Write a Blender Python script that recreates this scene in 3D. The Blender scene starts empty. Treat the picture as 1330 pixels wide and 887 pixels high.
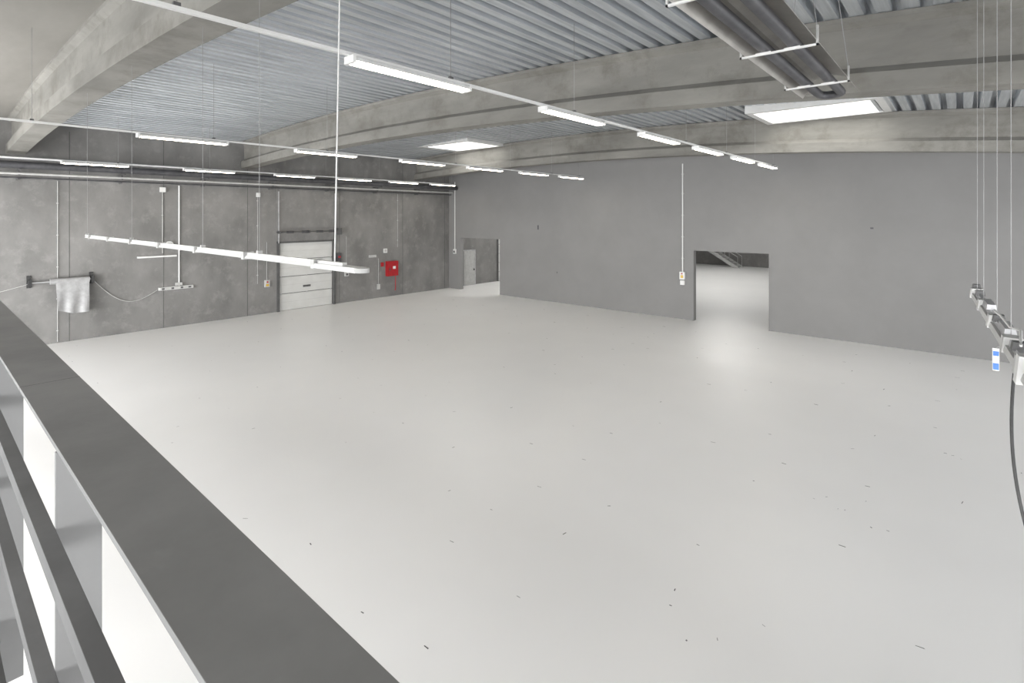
import bpy, math, random
from mathutils import Vector, Matrix
random.seed(11)
sc = bpy.context.scene
sc.view_settings.view_transform = 'Standard'
sc.view_settings.look = 'None'
sc.view_settings.exposure = 0.3

H = 4.8
XW, YW, XR, YS = -25.8, 23.4, 9.0, -5.0
MZ = H - 1.63

# ------------------------------------------------------------ materials
def new_mat(name):
    m = bpy.data.materials.new(name); m.use_nodes = True
    nt = m.node_tree; b = nt.nodes['Principled BSDF']
    return m, nt, b

def mat(name, c1, c2=None, rough=0.6, metal=0.0, scale=1.0, detail=6, spots=None, bump=0.0, stretch=(1,1,1), lo=0.35, hi=0.65, spec=0.5):
    m, nt, b = new_mat(name)
    b.inputs['Roughness'].default_value = rough
    b.inputs['Metallic'].default_value = metal
    b.inputs['Specular IOR Level'].default_value = spec
    if c2 is None:
        c2 = tuple(x*0.92 for x in c1)
    geo = nt.nodes.new('ShaderNodeNewGeometry')
    mp = nt.nodes.new('ShaderNodeMapping'); mp.inputs['Scale'].default_value = stretch
    nt.links.new(geo.outputs['Position'], mp.inputs['Vector'])
    n = nt.nodes.new('ShaderNodeTexNoise'); n.inputs['Scale'].default_value = scale; n.inputs['Detail'].default_value = detail
    n.inputs['Roughness'].default_value = 0.62
    nt.links.new(mp.outputs[0], n.inputs['Vector'])
    r = nt.nodes.new('ShaderNodeValToRGB')
    r.color_ramp.elements[0].position = lo; r.color_ramp.elements[0].color = (*c1, 1)
    r.color_ramp.elements[1].position = hi; r.color_ramp.elements[1].color = (*c2, 1)
    nt.links.new(n.outputs['Fac'], r.inputs[0])
    out = r.outputs[0]
    if spots:
        col, sscale, slo, shi, amt = spots
        n2 = nt.nodes.new('ShaderNodeTexNoise'); n2.inputs['Scale'].default_value = sscale; n2.inputs['Detail'].default_value = 8
        n2.inputs['Roughness'].default_value = 0.7
        nt.links.new(geo.outputs['Position'], n2.inputs['Vector'])
        r2 = nt.nodes.new('ShaderNodeValToRGB')
        r2.color_ramp.elements[0].position = slo; r2.color_ramp.elements[0].color = (0,0,0,1)
        r2.color_ramp.elements[1].position = shi; r2.color_ramp.elements[1].color = (amt,amt,amt,1)
        nt.links.new(n2.outputs['Fac'], r2.inputs[0])
        mx = nt.nodes.new('ShaderNodeMixRGB'); mx.inputs[2].default_value = (*col,1)
        nt.links.new(r2.outputs[0], mx.inputs[0]); nt.links.new(out, mx.inputs[1])
        out = mx.outputs[0]
    nt.links.new(out, b.inputs['Base Color'])
    if bump:
        bp = nt.nodes.new('ShaderNodeBump'); bp.inputs['Strength'].default_value = bump; bp.inputs['Distance'].default_value = 0.01
        nt.links.new(n.outputs['Fac'], bp.inputs['Height']); nt.links.new(bp.outputs[0], b.inputs['Normal'])
    return m

def emis(name, col, s):
    m, nt, b = new_mat(name)
    b.inputs['Base Color'].default_value = (*col,1)
    b.inputs['Emission Color'].default_value = (*col,1)
    b.inputs['Emission Strength'].default_value = s
    return m

M_floor = mat('floor_epoxy', (0.725,0.72,0.712), (0.765,0.76,0.752), rough=0.36, scale=0.22, detail=3, spec=0.45, lo=0.3, hi=0.7)
M_conc  = mat('precast_concrete_wall', (0.130,0.128,0.123), (0.195,0.191,0.184), rough=0.85, scale=0.7, detail=10, spots=((0.27,0.264,0.255), 2.2, 0.52, 0.75, 0.6), bump=0.15, stretch=(1,1,0.6))
M_paint = mat('painted_grey_wall', (0.180,0.178,0.175), (0.195,0.193,0.190), rough=0.75, scale=0.6)
M_beam  = mat('beam_concrete', (0.140,0.136,0.123), (0.215,0.209,0.19), rough=0.85, scale=0.8, detail=9, spots=((0.105,0.098,0.082), 1.1, 0.50, 0.70, 0.75), bump=0.1, stretch=(0.4,1,1.5))
M_slab  = mat('ceiling_concrete', (0.170,0.162,0.146), (0.215,0.206,0.187), rough=0.85, scale=0.6, stretch=(0.3,1,1))
M_deck  = mat('galvanised_deck', (0.46,0.485,0.51), (0.66,0.685,0.71), rough=0.38, metal=0.6, scale=3.0, stretch=(3,0.15,1))
M_galv  = mat('galvanised_pipe', (0.35,0.35,0.36), (0.5,0.5,0.51), rough=0.4, metal=0.6, scale=4)
M_wire  = mat('steel_wire', (0.25,0.25,0.25), (0.3,0.3,0.3), rough=0.5, metal=0.3, scale=4)
M_dark  = mat('dark_pipe', (0.05,0.05,0.055), (0.08,0.08,0.085), rough=0.5, metal=0.3, scale=4)
M_white = mat('white_enamel', (0.56,0.56,0.55), (0.62,0.62,0.61), rough=0.4, scale=3)
M_lgrey = mat('light_grey_housing', (0.36,0.36,0.35), (0.44,0.44,0.43), rough=0.45, scale=5)
M_door  = mat('door_panel_white', (0.46,0.46,0.445), (0.51,0.51,0.495), rough=0.45, scale=1.5)
M_frame = mat('dark_frame', (0.06,0.06,0.06), (0.09,0.09,0.09), rough=0.5, scale=3)
M_rail  = mat('painted_steel_rail', (0.215,0.215,0.214), (0.285,0.285,0.283), rough=0.5, scale=2.5, detail=10, spots=((0.36,0.36,0.36), 9.0, 0.6, 0.8, 0.35))
M_post  = mat('painted_steel_post', (0.25,0.25,0.25), (0.29,0.29,0.29), rough=0.5, scale=3)
M_mezz  = mat('mezzanine_floor', (0.15,0.15,0.15), (0.2,0.2,0.2), rough=0.7, scale=3)
M_red   = mat('red_enamel', (0.30,0.010,0.015), (0.34,0.014,0.018), rough=0.35, scale=3)
M_black = mat('black_rubber', (0.015,0.015,0.015), (0.03,0.03,0.03), rough=0.6, scale=3)
M_mark  = mat('scuff_dark', (0.06,0.06,0.06), (0.14,0.14,0.14), rough=0.8, scale=3)
M_chip  = mat('chip_white', (0.7,0.7,0.7), (0.8,0.8,0.8), rough=0.8, scale=3)
M_plast = mat('grey_plastic_sheet', (0.24,0.24,0.24), (0.31,0.31,0.31), rough=0.35, scale=5)
M_blue  = mat('blue_label', (0.03,0.12,0.45), (0.04,0.15,0.5), rough=0.4, scale=3)
M_yel   = mat('yellow_box', (0.5,0.33,0.03), (0.55,0.37,0.05), rough=0.4, scale=3)
M_joint = mat('joint_sealant', (0.09,0.09,0.086), (0.11,0.11,0.105), rough=0.9, scale=4)
M_refl  = mat('heater_reflector', (0.27,0.258,0.238), (0.34,0.327,0.303), rough=0.4, metal=0.3, scale=3)
M_tube  = emis('lamp_diffuser', (1.0,0.90,0.74), 17.0)
M_sky   = emis('skylight_glazing', (1.0,0.985,0.95), 5.0)
M_rglow  = emis('rear_skylight_glazing', (1.0,0.985,0.95), 8.0)  # glow for panels added out of view to light the rear hall

# ------------------------------------------------------------ mesh builder
class MB:
    def __init__(s): s.v=[]; s.f=[]; s.m=[]; s.mats=[]; s.sm=[]
    def mi(s, m):
        if m not in s.mats: s.mats.append(m)
        return s.mats.index(m)
    def raw(s, vs, fs, m, smooth=False):
        o=len(s.v); s.v += [tuple(v) for v in vs]; k=s.mi(m)
        for f in fs: s.f.append([o+i for i in f]); s.m.append(k); s.sm.append(smooth)
    def box(s, x0,x1,y0,y1,z0,z1, m):
        vs=[(x0,y0,z0),(x1,y0,z0),(x1,y1,z0),(x0,y1,z0),(x0,y0,z1),(x1,y0,z1),(x1,y1,z1),(x0,y1,z1)]
        s.raw(vs,[(0,3,2,1),(4,5,6,7),(0,1,5,4),(1,2,6,5),(2,3,7,6),(3,0,4,7)],m)
    def cyl(s, a, b, r, m, n=12, r2=None):
        a=Vector(a); b=Vector(b); d=(b-a).normalized()
        up=Vector((0,0,1)) if abs(d.z)<0.9 else Vector((1,0,0))
        p=d.cross(up).normalized(); q=d.cross(p); r2=r if r2 is None else r2
        vs=[]
        for c,rr in ((a,r),(b,r2)):
            for i in range(n):
                t=2*math.pi*i/n; vs.append(c+p*math.cos(t)*rr+q*math.sin(t)*rr)
        fs=[(i,(i+1)%n,n+(i+1)%n,n+i) for i in range(n)]
        s.raw(vs,fs,m,True)
        s.raw(vs,[tuple(range(n))[::-1],tuple(range(n,2*n))],m)
    def tube(s, pts, r, m, n=10):
        pts=[Vector(p) for p in pts]; vs=[]; fs=[]
        prev=None
        for k,p in enumerate(pts):
            d=(pts[min(k+1,len(pts)-1)]-pts[max(k-1,0)]).normalized()
            if prev is None:
                up=Vector((0,0,1)) if abs(d.z)<0.9 else Vector((1,0,0))
                a=d.cross(up).normalized()
            else:
                a=(prev-d*prev.dot(d)).normalized()
            prev=a; b=d.cross(a)
            for i in range(n):
                t=2*math.pi*i/n; vs.append(p+a*math.cos(t)*r+b*math.sin(t)*r)
        for k in range(len(pts)-1):
            for i in range(n):
                fs.append((k*n+i,k*n+(i+1)%n,(k+1)*n+(i+1)%n,(k+1)*n+i))
        s.raw(vs,fs,m,True)
        s.raw(vs,[tuple(range(n))[::-1],tuple(range((len(pts)-1)*n,len(pts)*n))],m)
    def prism(s, prof, a, b, axis, m):
        n=len(prof); vs=[]
        for t in (a,b):
            for p in prof:
                vs.append((t,p[0],p[1]) if axis=='x' else (p[0],t,p[1]))
        fs=[(i,(i+1)%n,n+(i+1)%n,n+i) for i in range(n)]+[tuple(range(n))[::-1],tuple(range(n,2*n))]
        s.raw(vs,fs,m)
    def obj(s, name, bevel=0, parent=None):
        me=bpy.data.meshes.new(name); me.from_pydata(s.v,[],s.f); me.update()
        for m in s.mats: me.materials.append(m)
        for i,p in enumerate(me.polygons): p.material_index=s.m[i]; p.use_smooth=s.sm[i]
        o=bpy.data.objects.new(name,me); sc.collection.objects.link(o)
        import bmesh
        bm=bmesh.new(); bm.from_mesh(me); bmesh.ops.recalc_face_normals(bm,faces=bm.faces); bm.to_mesh(me); bm.free()
        if bevel:
            bv=o.modifiers.new('bevel','BEVEL'); bv.width=bevel; bv.segments=2; bv.limit_method='ANGLE'
        if parent: o.parent=parent
        return o

BH=1.28
def zb(X): return H+2.56-(X+15)**2/350.0      # underside of beams (cambered)
def zd(X): return zb(X)+BH                    # underside of deck

# ------------------------------------------------------------ shell
b=MB(); b.box(XW-0.3,XR+0.3,YS-0.3,51.8,-0.2,0,M_floor); b.obj('floor')
b=MB()
DT=3.42
b.box(XW-0.3,XW,YS-0.3,12.0,0,9.0,M_conc)
b.box(XW-0.3,XW,12.0,15.0,DT,9.0,M_conc)
b.box(XW-0.3,XW,15.0,51.8,0,9.0,M_conc)
for y in (-2.6,0.9,3.95,7.05,10.5,15.35,19.6,23.0):
    b.box(XW-0.005,XW+0.004,y-0.015,y+0.015,0,8.0,M_joint)
b.box(XW-0.01,XW+0.05,11.9,15.3,DT+0.75,7.1,M_conc)
b.obj('wall_left')
b=MB()
O1=(-24.75,-21.2,3.4); O2=(-9.32,-6.06,3.24)
b.box(XW,O1[0],YW,YW+0.25,0,9.0,M_paint)
b.box(O1[0],O1[1],YW,YW+0.25,O1[2],9.0,M_paint)
b.box(O1[1],O2[0],YW,YW+0.25,0,9.0,M_paint)
b.box(O2[0],O2[1],YW,YW+0.25,O2[2],9.0,M_paint)
b.box(O2[1],XR,YW,YW+0.25,0,9.0,M_paint)
b.obj('wall_back')
def wall_with_windows(name, axis, c0, c1, lo, hi, wins, mt):
    b=MB()
    ws=sorted(wins)
    def put(a0,a1,z0,z1):
        if a1-a0<1e-4 or z1-z0<1e-4: return
        if axis=='x': b.box(a0,a1,c0,c1,z0,z1,mt)
        else: b.box(c0,c1,a0,a1,z0,z1,mt)
    cols=sorted(set((w[0],w[1]) for w in ws))
    p=lo
    for a0,a1 in cols:
        put(p,a0,0,8.9)
        z=0
        for w in sorted([w for w in ws if w[0]==a0], key=lambda w:w[2]):
            put(a0,a1,z,w[2]); z=w[3]
            cm=(c0+c1)/2; t=0.03
            def fr(a,b_,zz0,zz1):
                if axis=='x': b.box(a,b_,cm-t,cm+t,zz0,zz1,M_frame)
                else: b.box(cm-t,cm+t,a,b_,zz0,zz1,M_frame)
            fr(a0,a1,w[2],w[2]+0.06); fr(a0,a1,w[3]-0.06,w[3])
            k=max(2,int((a1-a0)/1.5))
            for i in range(k+1):
                x=a0+(a1-a0)*i/k; fr(max(a0,x-0.03),min(a1,x+0.03),w[2]+0.06,w[3]-0.06)
        put(a0,a1,z,8.9)
        p=a1
    put(p,hi,0,8.9)
    return b.obj(name)
fw=[]
for a0,a1 in ((-24,-15),(-13.5,-5.5),(-4,6.5)):
    fw.append((a0,a1,0.3,2.7)); fw.append((a0,a1,4.0,6.2))
wall_with_windows('wall_front','x',YS-0.3,YS,XW,XR,fw,M_paint)
rw=[(-3,4,0.5,4.3),(6,13,0.5,4.3),(15,22,0.5,4.3)]  # unseen windows, put in to even out the light
wall_with_windows('wall_right','y',XR,XR+0.3,YS-0.3,YW+0.25,rw,M_paint)

def area(name, loc, rot, sx, sy, power, col=(1,1,1)):
    l=bpy.data.lights.new(name,'AREA'); l.shape='RECTANGLE'; l.size=sx; l.size_y=sy; l.energy=power; l.color=col
    o=bpy.data.objects.new(name,l); o.location=loc; o.rotation_euler=rot; sc.collection.objects.link(o)
for a0,a1,z0,z1 in fw:
    low = z0<1
    area('window_daylight',((a0+a1)/2,YS-0.25,(z0+z1)/2),(math.radians(90),0,0),a1-a0,z1-z0, (1700 if a0<-4.5 else 1250) if low else 690,(1,1,1))  # area lamp added in each unseen window opening to light the hall
for a0,a1,z0,z1 in rw:
    area('window_daylight',(XR+0.25,(a0+a1)/2,(z0+z1)/2),(math.radians(90),0,math.radians(90)),a1-a0,z1-z0,500,(1,1,1))  # added lamps for the unseen right wall openings

# ------------------------------------------------------------ ceiling: trapezoidal steel deck
sky=[(-5.2,-1.9,18.1,20.4),(-22.0,-18.6,18.1,20.4)]
b=MB()
pitch=0.36; dp=0.21
X=XW
while X<XR:
    xs=[X,X+0.10,X+0.125,X+0.235,X+0.26,X+pitch]
    off=[0,0,dp,dp,0,0]
    inn=None
    for s_ in sky:
        if X+0.15>s_[0] and X+0.15<s_[1]: inn=s_
    segs=[(2.4,YW)] if not inn else [(2.4,inn[2]),(inn[3],YW)]
    for y0,y1 in segs:
        vs=[];fs=[]
        for x,o_ in zip(xs,off):
            z=zd(x)+o_; vs += [(x,y0,z),(x,y1,z)]
        for i in range(5): fs.append((2*i,2*i+2,2*i+3,2*i+1))
        b.raw(vs,fs,M_deck)
    X+=pitch
b.obj('ceiling')
b=MB(); n=24; vs=[]; fs=[]
for i in range(n+1):
    x=XW+(XR-XW)*i/n
    vs += [(x,YS,zd(x)-0.02),(x,2.5,zd(x)-0.02),(x,2.5,zd(x)+0.28),(x,YS,zd(x)+0.28)]
for i in range(n):
    o_=4*i
    fs += [(o_,o_+1,o_+5,o_+4),(o_+1,o_+2,o_+6,o_+5),(o_+2,o_+3,o_+7,o_+6),(o_+3,o_,o_+4,o_+7)]
b.raw(vs,fs,M_slab); 
b.obj('ceiling_slab')
for k,(x0,x1,y0,y1) in enumerate(sky):
    b=MB(); zt=max(zd(x0),zd(x1)); z0=min(zd(x0),zd(x1))-0.02; t=0.20
    b.box(x0-t,x0,y0-t,y1+t,z0,zt+0.6,M_white); b.box(x1,x1+t,y0-t,y1+t,z0,zt+0.6,M_white)
    b.box(x0,x1,y0-t,y0,z0,zt+0.6,M_white); b.box(x0,x1,y1,y1+t,z0,zt+0.6,M_white)
    b.box(x0-t,x1+t,y0-t,y1+t,zt+0.6,zt+0.65,M_sky)
    b.obj('window_%d'%(k+1))

# ------------------------------------------------------------ beams
prof=[(-.25,0),(.25,0),(.25,.32),(.10,.44),(.10,1.10),(.22,1.18),(.22,1.27),(-.22,1.27),(-.22,1.18),(-.10,1.10),(-.10,.44),(-.25,.32)]
for yc in (2.45,10.45,20.75):
    b=MB(); n=30; vs=[]; fs=[]; k=len(prof)
    for i in range(n+1):
        x=XW+(XR-XW)*i/n
        for p in prof: vs.append((x,yc+p[0],zb(x)+p[1]))
    for i in range(n):
        for j in range(k):
            fs.append((i*k+j,i*k+(j+1)%k,(i+1)*k+(j+1)%k,(i+1)*k+j))
    fs.append(tuple(range(k))); fs.append(tuple(range(n*k,(n+1)*k)))
    b.raw(vs,fs,M_beam); b.obj('ceiling_beam')

# ------------------------------------------------------------ light rows
starts=[3.4,7.15,10.8,13.95,17.05,19.95]
for X0 in (-5.48,-14.3,-23.6):
    zr=H+1.9; b=MB()
    b.box(X0-0.025,X0+0.025,-1.5,21.9,zr-0.01,zr+0.03,M_white)
    for s_ in starts:
        e=s_+1.9
        pr=[(X0-0.10,zr-0.075),(X0+0.10,zr-0.075),(X0+0.085,zr-0.03),(X0+0.04,zr-0.01),(X0-0.04,zr-0.01),(X0-0.085,zr-0.03)]
        b.prism(pr,s_,e,'y',M_white)
        b.box(X0-0.085,X0+0.085,s_+0.04,e-0.04,zr-0.092,zr-0.0752,M_tube)
        b.box(X0-0.10,X0+0.10,s_-0.02,s_+0.02,zr-0.10,zr-0.01,M_white)
        b.box(X0-0.10,X0+0.10,e-0.02,e+0.02,zr-0.10,zr-0.01,M_white)
    for y in (-1.0,1.6,5.0,8.1,13.3,16.4,19.3,21.6):
        b.cyl((X0,y,zr+0.03),(X0,y,zd(X0)),0.004,M_wire,6)
        b.box(X0-0.025,X0+0.025,y-0.03,y+0.03,zr+0.03,zr+0.065,M_frame)
    b.obj('linear_light_track')

# ------------------------------------------------------------ low suspended light A (parallel to X)
b=MB(); Y0=2.4; z=H-0.43
b.box(-13.9,-3.95,Y0-0.02,Y0+0.02,z,z+0.03,M_white)
b.prism([(Y0-0.045,z-0.03),(Y0+0.045,z-0.03),(Y0+0.03,z),(Y0-0.03,z)],-13.8,-3.9,'x',M_white)
b.prism([(Y0-0.065,z-0.035),(Y0+0.065,z-0.035),(Y0+0.05,z+0.005),(Y0-0.05,z+0.005)],-4.4,-3.70,'x',M_white)
b.cyl((-3.70,Y0,z-0.035),(-3.70,Y0,z+0.003),0.062,M_lgrey,20)
for i in range(7):
    x=-13.4+i*1.5
    b.box(x-0.03,x+0.03,Y0-0.055,Y0+0.055,z-0.045,z+0.037,M_lgrey)
for x in (-13.8,-10.45,-7.23,-5.6):
    b.cyl((x,Y0,z+0.03),(x,Y0,zb(x)),0.0026,M_wire,6)
    b.box(x-0.02,x+0.02,Y0-0.025,Y0+0.025,z+0.03,z+0.06,M_lgrey)
b.cyl((-4.11,Y0,z+0.03),(-4.02,Y0,zb(-4.02)),0.0065,M_white,8)
b.obj('suspended_light_bar')

# ------------------------------------------------------------ low suspended light B (right, along Y)
b=MB(); z=H-0.66
def lx(y): return 0.09+(6.0-y)*0.045
def seg(y0,y1,w,z0,z1,m,dx=0):
    vs=[]
    for y in (y0,y1):
        x=lx(y)+dx; vs += [(x-w,y,z0),(x+w,y,z0),(x+w*.8,y,z1),(x-w*.8,y,z1)]
    b.raw(vs,[(0,1,2,3),(4,5,6,7),(0,1,5,4),(1,2,6,5),(2,3,7,6),(3,0,4,7)],m)
seg(1.9,6.0,0.018,z,z+0.03,M_galv)
seg(1.9,5.9,0.04,z-0.03,z,M_lgrey)
for y in (5.95,5.2,4.45,3.7,3.2,2.6): seg(y-0.05,y+0.05,0.046,z-0.04,z+0.04,M_lgrey)
for y in (4.9,3.95,2.9): seg(y-0.18,y+0.1,0.026,z+0.03,z+0.065,M_galv)
for y in (5.6,4.3,3.45): seg(y-0.03,y+0.03,0.03,z+0.02,z+0.06,M_frame)
seg(3.04,3.12,0.055,z-0.05,z+0.07,M_white,0.0)
seg(5.95,6.02,0.03,z-0.02,z+0.07,M_frame)
for y in (5.9,5.3,4.4,3.75):
    b.cyl((lx(y),y,z+0.03),(lx(y),y,zd(lx(y))),0.0020,M_wire,6)
b.tube([(lx(4.3),4.3,z+0.06),(lx(4.2)-0.03,4.2,z+0.1),(lx(4.0)-.02,4.0,z+0.1),(lx(3.8),3.8,z+0.07),(lx(3.6)+.02,3.6,z+0.09),(lx(3.4),3.4,z+0.05)],0.006,M_white,6)
yy=3.85; xl=lx(yy)-0.05
b.box(xl-0.014,xl+0.014,yy-0.003,yy+0.003,z-0.18,z-0.06,M_white)
b.box(xl-0.012,xl+0.012,yy-0.005,yy-0.0031,z-0.175,z-0.14,M_blue)
b.box(xl-0.012,xl+0.012,yy-0.005,yy-0.0031,z-0.10,z-0.075,M_blue)
b.cyl((xl,yy,z-0.06),(xl+0.03,yy,z-0.03),0.002,M_wire,6)
pts=[]
p0=Vector((lx(3.3)-0.03,3.3,z-0.03))
for i in range(22):
    t=i/21
    pts.append((p0.x-0.03*math.sin(t*3.1)+0.12*t*t, p0.y-0.15*t, p0.z-1.0*t))
b.tube(pts,0.0065,M_black,8)
b.obj('suspended_light_bar')

# ------------------------------------------------------------ radiant tube heater
b=MB(); xc=-1.48; zt=H+2.08; y0,y1=1.2,8.9
def sheet(pr,t,m):
    vs=[];fs=[];k=len(pr)
    for y in (y0,y1):
        for p in pr: vs.append((p[0],y,p[1]))
        for p in pr: vs.append((p[0],y,p[1]+t))
    for i in range(k-1):
        fs += [(i,i+1,2*k+i+1,2*k+i),(k+i,k+i+1,3*k+i+1,3*k+i),(i,i+1,k+i+1,k+i),(2*k+i,2*k+i+1,3*k+i+1,3*k+i)]
    fs += [(0,k,3*k,2*k),(k-1,2*k-1,4*k-1,3*k-1)]
    b.raw(vs,fs,m)
sheet([(xc-0.36,zt-0.30),(xc-0.34,zt-0.27),(xc-0.20,zt-0.05),(xc-0.03,zt),(xc,zt-0.1),(xc+0.03,zt),(xc+0.20,zt-0.05),(xc+0.34,zt-0.27),(xc+0.36,zt-0.30)],0.012,M_refl)
zc=zt-0.27
for dx in (-0.14,0.14): b.cyl((xc+dx,y0-0.3,zc),(xc+dx,y1-0.02,zc),0.06,M_dark,14)
pts=[(xc-0.14*math.cos(t),y1-0.02+0.14*math.sin(t),zc) for t in [math.pi*i/10 for i in range(11)]]
b.tube(pts,0.06,M_dark,12)
for y in (2.2,4.1,6.0,7.9):
    b.box(xc-0.38,xc+0.38,y-0.012,y+0.012,zc-0.085,zc-0.065,M_white)
    for dx in (-0.14,0.14): b.box(xc+dx-0.075,xc+dx+0.075,y-0.02,y+0.02,zc-0.066,zc-0.058,M_white)
    b.box(xc-0.38,xc-0.36,y-0.012,y+0.012,zc-0.085,zt-0.15,M_lgrey)
    b.box(xc+0.36,xc+0.38,y-0.012,y+0.012,zc-0.085,zt-0.15,M_lgrey)
    b.cyl((xc-0.365,y,zt-0.15),(xc-0.2,y,zd(xc)),0.005,M_wire,6)
    b.cyl((xc+0.365,y,zt-0.15),(xc+0.2,y,zd(xc)),0.005,M_wire,6)
b.box(xc-0.30,xc+0.30,y0-0.75,y0-0.3,zc-0.16,zc+0.2,M_lgrey)
b.obj('radiant_tube_heater')

# ------------------------------------------------------------ pipes along left wall
b=MB()
b.cyl((XW+0.8,-4.9,H+1.78),(XW+0.8,23.3,H+1.78),0.13,M_dark,14)
b.cyl((XW+0.45,-4.9,H+1.50),(XW+0.45,23.3,H+1.50),0.045,M_lgrey,10)
b.cyl((XW+0.8,-4.9,H+2.02),(XW+0.8,8.0,H+2.02),0.06,M_galv,10)
b.tube([(XW+0.8,8.0,H+2.02),(XW+0.8,8.2,H+2.0),(XW+0.8,8.35,H+1.9),(XW+0.8,8.4,H+1.78)],0.06,M_galv,10)
b.cyl((XW+0.3,-4.9,H+1.36),(XW+0.3,23.3,H+1.36),0.03,M_dark,8)
y=-3.5
while y<23:
    b.box(XW,XW+0.9,y-0.03,y+0.03,H+1.60,H+1.65,M_frame)
    b.box(XW,XW+0.35,y-0.03,y+0.03,H+1.29,H+1.33,M_frame)
    b.box(XW+0.4,XW+0.5,y-0.03,y+0.03,H+1.42,H+1.46,M_frame)
    b.box(XW+0.44,XW+0.46,y-0.03,y+0.03,H+1.44,H+1.60,M_frame)
    y+=3.0
b.obj('heating_pipes')

# ------------------------------------------------------------ sectional gate
b=MB(); nP=4; ph=DT/nP
for i in range(nP):
    z0=i*ph+0.015; z1=(i+1)*ph-0.015
    b.box(XW-0.12,XW-0.07,12.06,14.94,z0,z1,M_door)
    b.box(XW-0.115,XW-0.064,12.06,14.94,z0+ph*0.48,z0+ph*0.495,M_lgrey)
    for y in (12.15,13.5,14.85):
        b.box(XW-0.07,XW-0.055,y-0.03,y+0.03,z1-0.04,z1+0.04,M_galv)
b.box(XW-0.14,XW-0.121,12.001,14.999,0.001,DT-0.001,M_frame)
b.box(XW+0.001,XW+0.06,11.9,12.03,0,DT+0.1,M_frame); b.box(XW+0.001,XW+0.06,14.97,15.1,0,DT+0.1,M_frame)
b.box(XW+0.001,XW+0.06,11.9,15.1,DT,DT+0.08,M_frame)
b.box(XW+0.06,XW+0.10,11.93,11.99,DT,H+1.2,M_galv); b.box(XW+0.06,XW+0.10,15.01,15.07,DT,H+1.2,M_galv)
b.cyl((XW+0.22,11.8,DT+0.55),(XW+0.22,15.3,DT+0.55),0.03,M_frame,10)
for y in (12.3,13.1,13.9,14.6): b.cyl((XW+0.22,y,DT+0.55),(XW+0.22,y+0.35,DT+0.55),0.06,M_dark,12)
for y in (11.95,13.5,15.05): b.box(XW+0.001,XW+0.28,y-0.03,y+0.03,DT+0.48,DT+0.62,M_frame)
b.box(XW+0.02,XW+0.3,15.1,15.32,DT+0.35,DT+0.7,M_frame)
b.box(XW-0.07,XW-0.03,13.3,13.7,1.1,1.2,M_frame)
b.obj('door_1')

def control(name, y, z, m2=M_yel):
    b=MB(); b.box(XW,XW+0.10,y-0.12,y+0.12,z,z+0.34,M_lgrey); b.box(XW+0.1,XW+0.115,y-0.07,y+0.07,z+0.05,z+0.15,m2)
    b.cyl((XW+0.1,y,z+0.25),(XW+0.13,y,z+0.25),0.04,M_red,10)
    b.cyl((XW+0.03,y,z+0.34),(XW+0.03,y,z+2.2),0.012,M_lgrey,6)
    return b.obj(name,0.008)
control('door_control_box',11.4,1.3)
control('door_control_box',15.75,1.45,M_frame)
b=MB(); b.box(XW,XW+0.12,15.15,15.4,2.2,2.75,M_dark); b.box(XW+0.12,XW+0.14,15.2,15.35,2.5,2.6,M_red); b.obj('junction_box',0.01)
b=MB(); b.box(XW,XW+0.24,18.35,19.1,1.22,2.1,M_red); b.box(XW+0.24,XW+0.255,18.40,19.05,1.27,2.05,M_red)
b.box(XW+0.255,XW+0.27,18.46,18.52,1.55,1.7,M_frame); b.box(XW+0.2551,XW+0.26,18.7,18.90,1.64,1.80,M_white)
b.cyl((XW+0.1,19.0,1.22),(XW+0.1,19.0,0.35),0.025,M_red,8); b.cyl((XW+0.1,19.0,0.35),(XW+0.0,19.0,0.35),0.025,M_red,8)
b.obj('fire_hose_cabinet',0.01)
b=MB(); b.box(XW,XW+0.03,18.02,18.22,1.8,2.05,M_red); b.box(XW,XW+0.03,17.2,17.7,2.38,2.52,M_lgrey); b.obj('safety_sign')
b=MB(); b.box(XW,XW+0.05,18.2,18.45,2.6,2.85,M_white); b.box(XW+0.05,XW+0.055,18.25,18.4,2.66,2.8,M_lgrey)
b.box(XW,XW+0.06,17.75,17.95,0.5,0.8,M_lgrey); b.cyl((XW+0.03,17.85,0.8),(XW+0.03,17.85,2.3),0.014,M_lgrey,6); b.obj('wall_socket_box',0.008)
b=MB(); b.cyl((XW,7.25,3.55),(XW+0.09,7.25,3.55),0.15,M_white,20); b.cyl((XW+0.09,7.25,3.55),(XW+0.11,7.25,3.55),0.11,M_lgrey,20); b.obj('alarm_bell')
b=MB()
for y,z0,z1,r in ((3.6,0.05,H+1.3,0.012),(7.0,3.2,H+1.0,0.014),(7.62,1.75,H+1.3,0.03),(10.95,1.5,H+0.9,0.010),(19.2,2.9,H+1.3,0.010)):
    b.cyl((XW+0.04,y,z0),(XW+0.04,y,z1),r,M_white if r>0.02 else M_lgrey,8)
    zz=z0+0.4
    while zz<z1: b.box(XW,XW+0.05,y-0.03,y+0.03,zz,zz+0.03,M_lgrey); zz+=1.2
b.box(XW,XW+0.12,6.9,7.1,H+1.0,H+1.2,M_white); b.box(XW,XW+0.12,10.9,11.05,H+0.9,H+1.1,M_white)
b.obj('wall_conduits')
b=MB()
b.box(XW,XW+0.12,6.85,8.15,1.62,1.74,M_white); b.box(XW+0.12,XW+0.14,6.9,8.1,1.64,1.72,M_lgrey)
b.box(XW,XW+0.09,6.1,7.52,3.03,3.10,M_white); b.box(XW+0.09,XW+0.14,7.45,7.72,1.78,1.9,M_lgrey)
for y in (7.0,7.35,7.7,8.0): b.box(XW+0.14,XW+0.15,y-0.05,y+0.05,1.64,1.72,M_frame)
b.obj('wall_socket_trunking',0.006)
b=MB()
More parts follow.
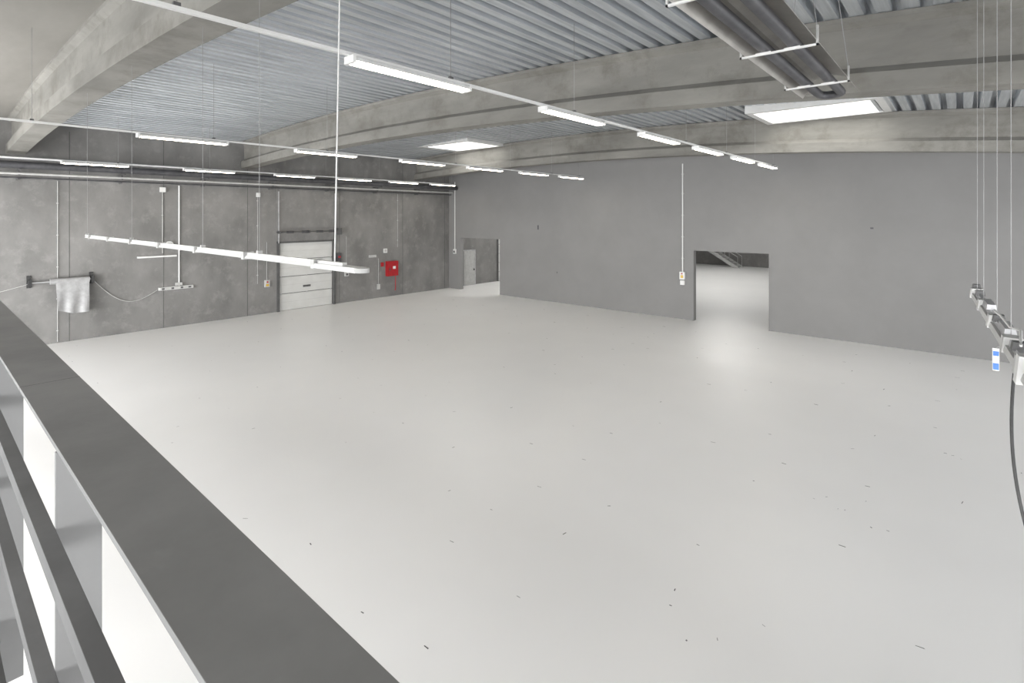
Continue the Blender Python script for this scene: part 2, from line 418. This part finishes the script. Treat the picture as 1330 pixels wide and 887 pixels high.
for y in (2.8,4.6):
    b.box(XW,XW+0.05,y-0.06,y+0.06,2.15,2.6,M_black); b.box(XW,XW+0.35,y-0.04,y+0.04,2.28,2.38,M_black)
    b.box(XW+0.28,XW+0.36,y-0.05,y+0.05,2.2,2.48,M_black)
b.cyl((XW+0.3,2.75,2.35),(XW+0.3,4.65,2.35),0.025,M_galv,10)
b.cyl((XW+0.3,3.35,2.35),(XW+0.3,4.5,2.35),0.11,M_plast,16)
vs=[];fs=[];nu,nv=18,10
for j in range(nv+1):
    t=j/nv; z=2.35-1.32*t
    for i in range(nu+1):
        s_=i/nu; y=3.5+0.98*s_ + (0.05*t*(1-s_))
        zz=z+ (0.18*t*abs(s_-0.5)) + (0.15*t*(1-s_))
        x=XW+0.40+0.035*math.sin(s_*14+t*2)*t
        vs.append((x,y,zz))
for j in range(nv):
    for i in range(nu):
        a=j*(nu+1)+i; fs.append((a,a+1,a+nu+2,a+nu+1))
b.raw(vs,fs,M_plast,True)
pts=[]
for i in range(21):
    t=i/20; y=4.6+2.2*t; pts.append((XW+0.06,y,2.35-0.7*t-0.75*math.sin(math.pi*t)*0.9))
b.tube(pts,0.014,M_lgrey,6)
pts=[(XW+0.06,1.2+1.6*i/12,2.3-0.3*math.sin(math.pi*i/12*0.5+1.57)) for i in range(13)]
b.tube(pts,0.012,M_lgrey,6)
b.obj('plastic_sheet_roller')

b=MB(); x=-9.79
b.cyl((x,YW-0.04,2.2),(x,YW-0.04,H+2.4),0.03,M_white,8)
for zz in (2.8,3.8,4.8,5.8,6.7): b.box(x-0.05,x+0.05,YW-0.06,YW,zz,zz+0.04,M_lgrey)
b.box(x-0.12,x+0.12,YW-0.12,YW,1.85,2.2,M_white); b.box(x-0.06,x+0.06,YW-0.135,YW-0.12,1.92,2.05,M_yel)
b.cyl((x,YW-0.12,2.12),(x,YW-0.15,2.12),0.035,M_red,10); b.box(x-0.1,x+0.1,YW-0.09,YW,1.6,1.8,M_white)
b.obj('wall_switch_conduit')
b=MB(); x=-25.2
b.cyl((x,YW-0.04,2.6),(x,YW-0.04,H+2.2),0.03,M_white,8); b.box(x-0.1,x+0.1,YW-0.1,YW,2.3,2.6,M_white); b.box(x-0.06,x+0.06,YW-0.115,YW-0.1,2.36,2.5,M_frame)
b.obj('wall_switch_conduit')
for k,o_ in enumerate((O1,O2)):
    b=MB(); t=0.04
    b.box(o_[0]-0.0,o_[0]+t,YW-0.012,YW+0.262,0,o_[2],M_paint); b.box(o_[1]-t,o_[1],YW-0.012,YW+0.262,0,o_[2],M_paint)
    b.box(o_[0]+t,o_[1]-t,YW-0.012,YW+0.262,o_[2]-t,o_[2],M_paint)
    b.obj('trim_%d'%(k+1))
b=MB()
b.box(-18.35,-18.25,YW-0.004,YW,4.0,4.25,M_dark); b.box(-2.6,-2.5,YW-0.004,YW,4.3,4.36,M_dark); b.box(-17.0,-16.94,YW-0.004,YW,1.6,1.7,M_joint)
b.obj('wall_marks')

# ------------------------------------------------------------ rear hall
b=MB(); b.box(XW,XR+0.3,51.5,51.8,0,9,M_conc); b.obj('wall_rear_hall')
b=MB(); b.box(XR,XR+0.3,YW+0.25,51.5,0,9,M_conc); b.obj('wall_rear_hall_right')
b=MB()
b.box(XW,XR,YW+0.25,51.5,7.3,7.5,M_deck)
for y in (29,35,41,47): b.box(XW,XR,y-0.2,y+0.2,6.6,7.3,M_beam)
b.obj('ceiling_rear_hall')
for k,(x,y) in enumerate(((-22,26.2),(-12,32),(-12,38),(-20,38),(-3,32),(-15,44.5),(-3,44.5),(-22,32))):
    b=MB(); b.box(x-1.8,x+1.8,y-1,y+1,7.24,7.295,M_rglow); b.box(x-1.9,x-1.8,y-1.1,y+1.1,7.2,7.3,M_white); b.box(x+1.8,x+1.9,y-1.1,y+1.1,7.2,7.3,M_white)  # added glowing panel with white rims, unseen under the closed rear ceiling
    b.obj('window_%d'%(k+3))
b=MB()
for yy in (49.6,50.8):
    b.prism([(-20.5,2.75),(-20.2,2.95),(-15.4,0.0),(-16.0,0.0)],yy,yy+0.06,'y',M_lgrey)
    b.cyl((-20.4,yy+0.03,3.9),(-15.6,yy+0.03,1.0),0.03,M_lgrey,6)
    for i in range(5):
        x=-20.2+i*1.15; b.cyl((x,yy+0.03,2.85-i*0.7),(x,yy+0.03,3.78-i*0.7),0.02,M_lgrey,6)
for i in range(14): b.box(-20.3+i*0.33,-20.0+i*0.33,49.66,50.8,2.7-i*0.2,2.74-i*0.2,M_galv)
b.box(-23.5,-20.3,49.6,51.4,2.7,2.86,M_lgrey)
for x in (-23.4,-20.5): b.box(x,x+0.12,49.65,49.77,0,2.7,M_lgrey)
b.obj('steel_stair')
b=MB()
b.box(XW,XW+0.05,24.55,25.85,0,2.45,M_galv); b.box(XW+0.05,XW+0.07,24.65,25.75,0.02,2.37,M_lgrey)
b.box(XW+0.07,XW+0.12,25.62,25.68,1.0,1.12,M_frame); b.box(XW+0.0701,XW+0.075,24.65,24.68,0.02,2.37,M_frame)
b.obj('door_2')
b=MB()
b.box(XW,XW+0.07,28.1,31.2,0,3.4,M_frame)
for i in range(5): b.box(XW+0.07,XW+0.10,28.2,31.1,0.03+i*0.67,0.67+i*0.67,M_door)
b.obj('door_3')

# ------------------------------------------------------------ mezzanine + railing
b=MB(); b.box(-16,XR,YS,0.2,MZ-0.3,MZ,M_mezz); b.box(-16,XR,0.2,0.214,MZ-0.32,MZ+0.02,M_frame)
for x in (-15.6,-9.0,-2.5,5.0): b.box(x-0.1,x+0.1,-0.3,-0.1,0,MZ-0.3,M_post)
b.obj('mezzanine_floor')
rx0,rx1=-16.0,XR
b=MB()
zt=H-0.53
b.box(rx0,rx1,0.218,0.363,zt-0.012,zt,M_rail)
for zz in (H-0.715,H-1.04): b.box(rx0,rx1,0.183,0.2149,zz-0.04,zz,M_mezz)
xs=[-1.57-1.34*i for i in range(11)]+[-1.57+1.34*i for i in range(1,8)]
for x in xs:
    b.box(x-0.006,x+0.006,0.2151,0.30,MZ-0.25,zt-0.012,M_post)
    b.box(x-0.05,x+0.05,0.2151,0.23,MZ-0.22,MZ-0.05,M_post)
b.box(-2.2008,-2.1992,0.2175,0.3635,zt-0.0125,zt+0.0004,M_frame)
b.obj('railing',0.002)

# ------------------------------------------------------------ floor marks (one object)
b=MB()
def mark(x,y,l,w,a,m=M_mark):
    ca,sa=math.cos(a),math.sin(a); vs=[]
    for dx,dy in ((-l,-w),(l,-w*random.uniform(.3,1)),(l*random.uniform(.7,1),w),(-l,w*random.uniform(.3,1))):
        vs.append((x+dx*ca-dy*sa,y+dx*sa+dy*ca,0.002))
    b.raw(vs,[(0,1,2,3)],m)
yy=2.5
while yy<22.5:
    xx=-24.5
    while xx<8:
        if random.random()<0.5:
            k=1+max(0,(yy-6))*0.05
            mark(xx+random.uniform(-.35,.35),yy+random.uniform(-.3,.3),random.uniform(.012,.042)*k,random.uniform(.004,.009)*k,random.choice([0,0.1,-0.15,1.4,0.7]))
        xx+=1.35
    yy+=1.25
for cx,cy,n in ((-1.5,10.2,7),(-2.4,6.0,4),(0.3,13.6,4)):
    for i in range(n): mark(cx+random.gauss(0,.35),cy+random.gauss(0,.35),random.uniform(.01,.025),random.uniform(.004,.011),random.uniform(0,3))
for i in range(26):
    mark(random.choice([random.uniform(-6,-3.6),random.uniform(-16,-10)]),YW-random.uniform(.03,.18),random.uniform(.01,.05),random.uniform(.01,.03),random.uniform(0,3),M_chip)
b.obj('floor_marks')

# ------------------------------------------------------------ world
w=bpy.data.worlds.new('world'); sc.world=w; w.use_nodes=True
bg=w.node_tree.nodes['Background']; bg.inputs[0].default_value=(0.9,0.95,1,1); bg.inputs[1].default_value=1.0

# ------------------------------------------------------------ camera
cd=bpy.data.cameras.new('camera'); cam=bpy.data.objects.new('camera',cd); sc.collection.objects.link(cam)
cam.location=(0,0,H); cam.rotation_euler=(math.radians(90),0,math.radians(40.9))
cd.sensor_width=36; cd.lens=675.5/1330*36; cd.shift_y=-(443.5-280)/1330; cd.clip_start=0.02; cd.clip_end=300
sc.camera=cam
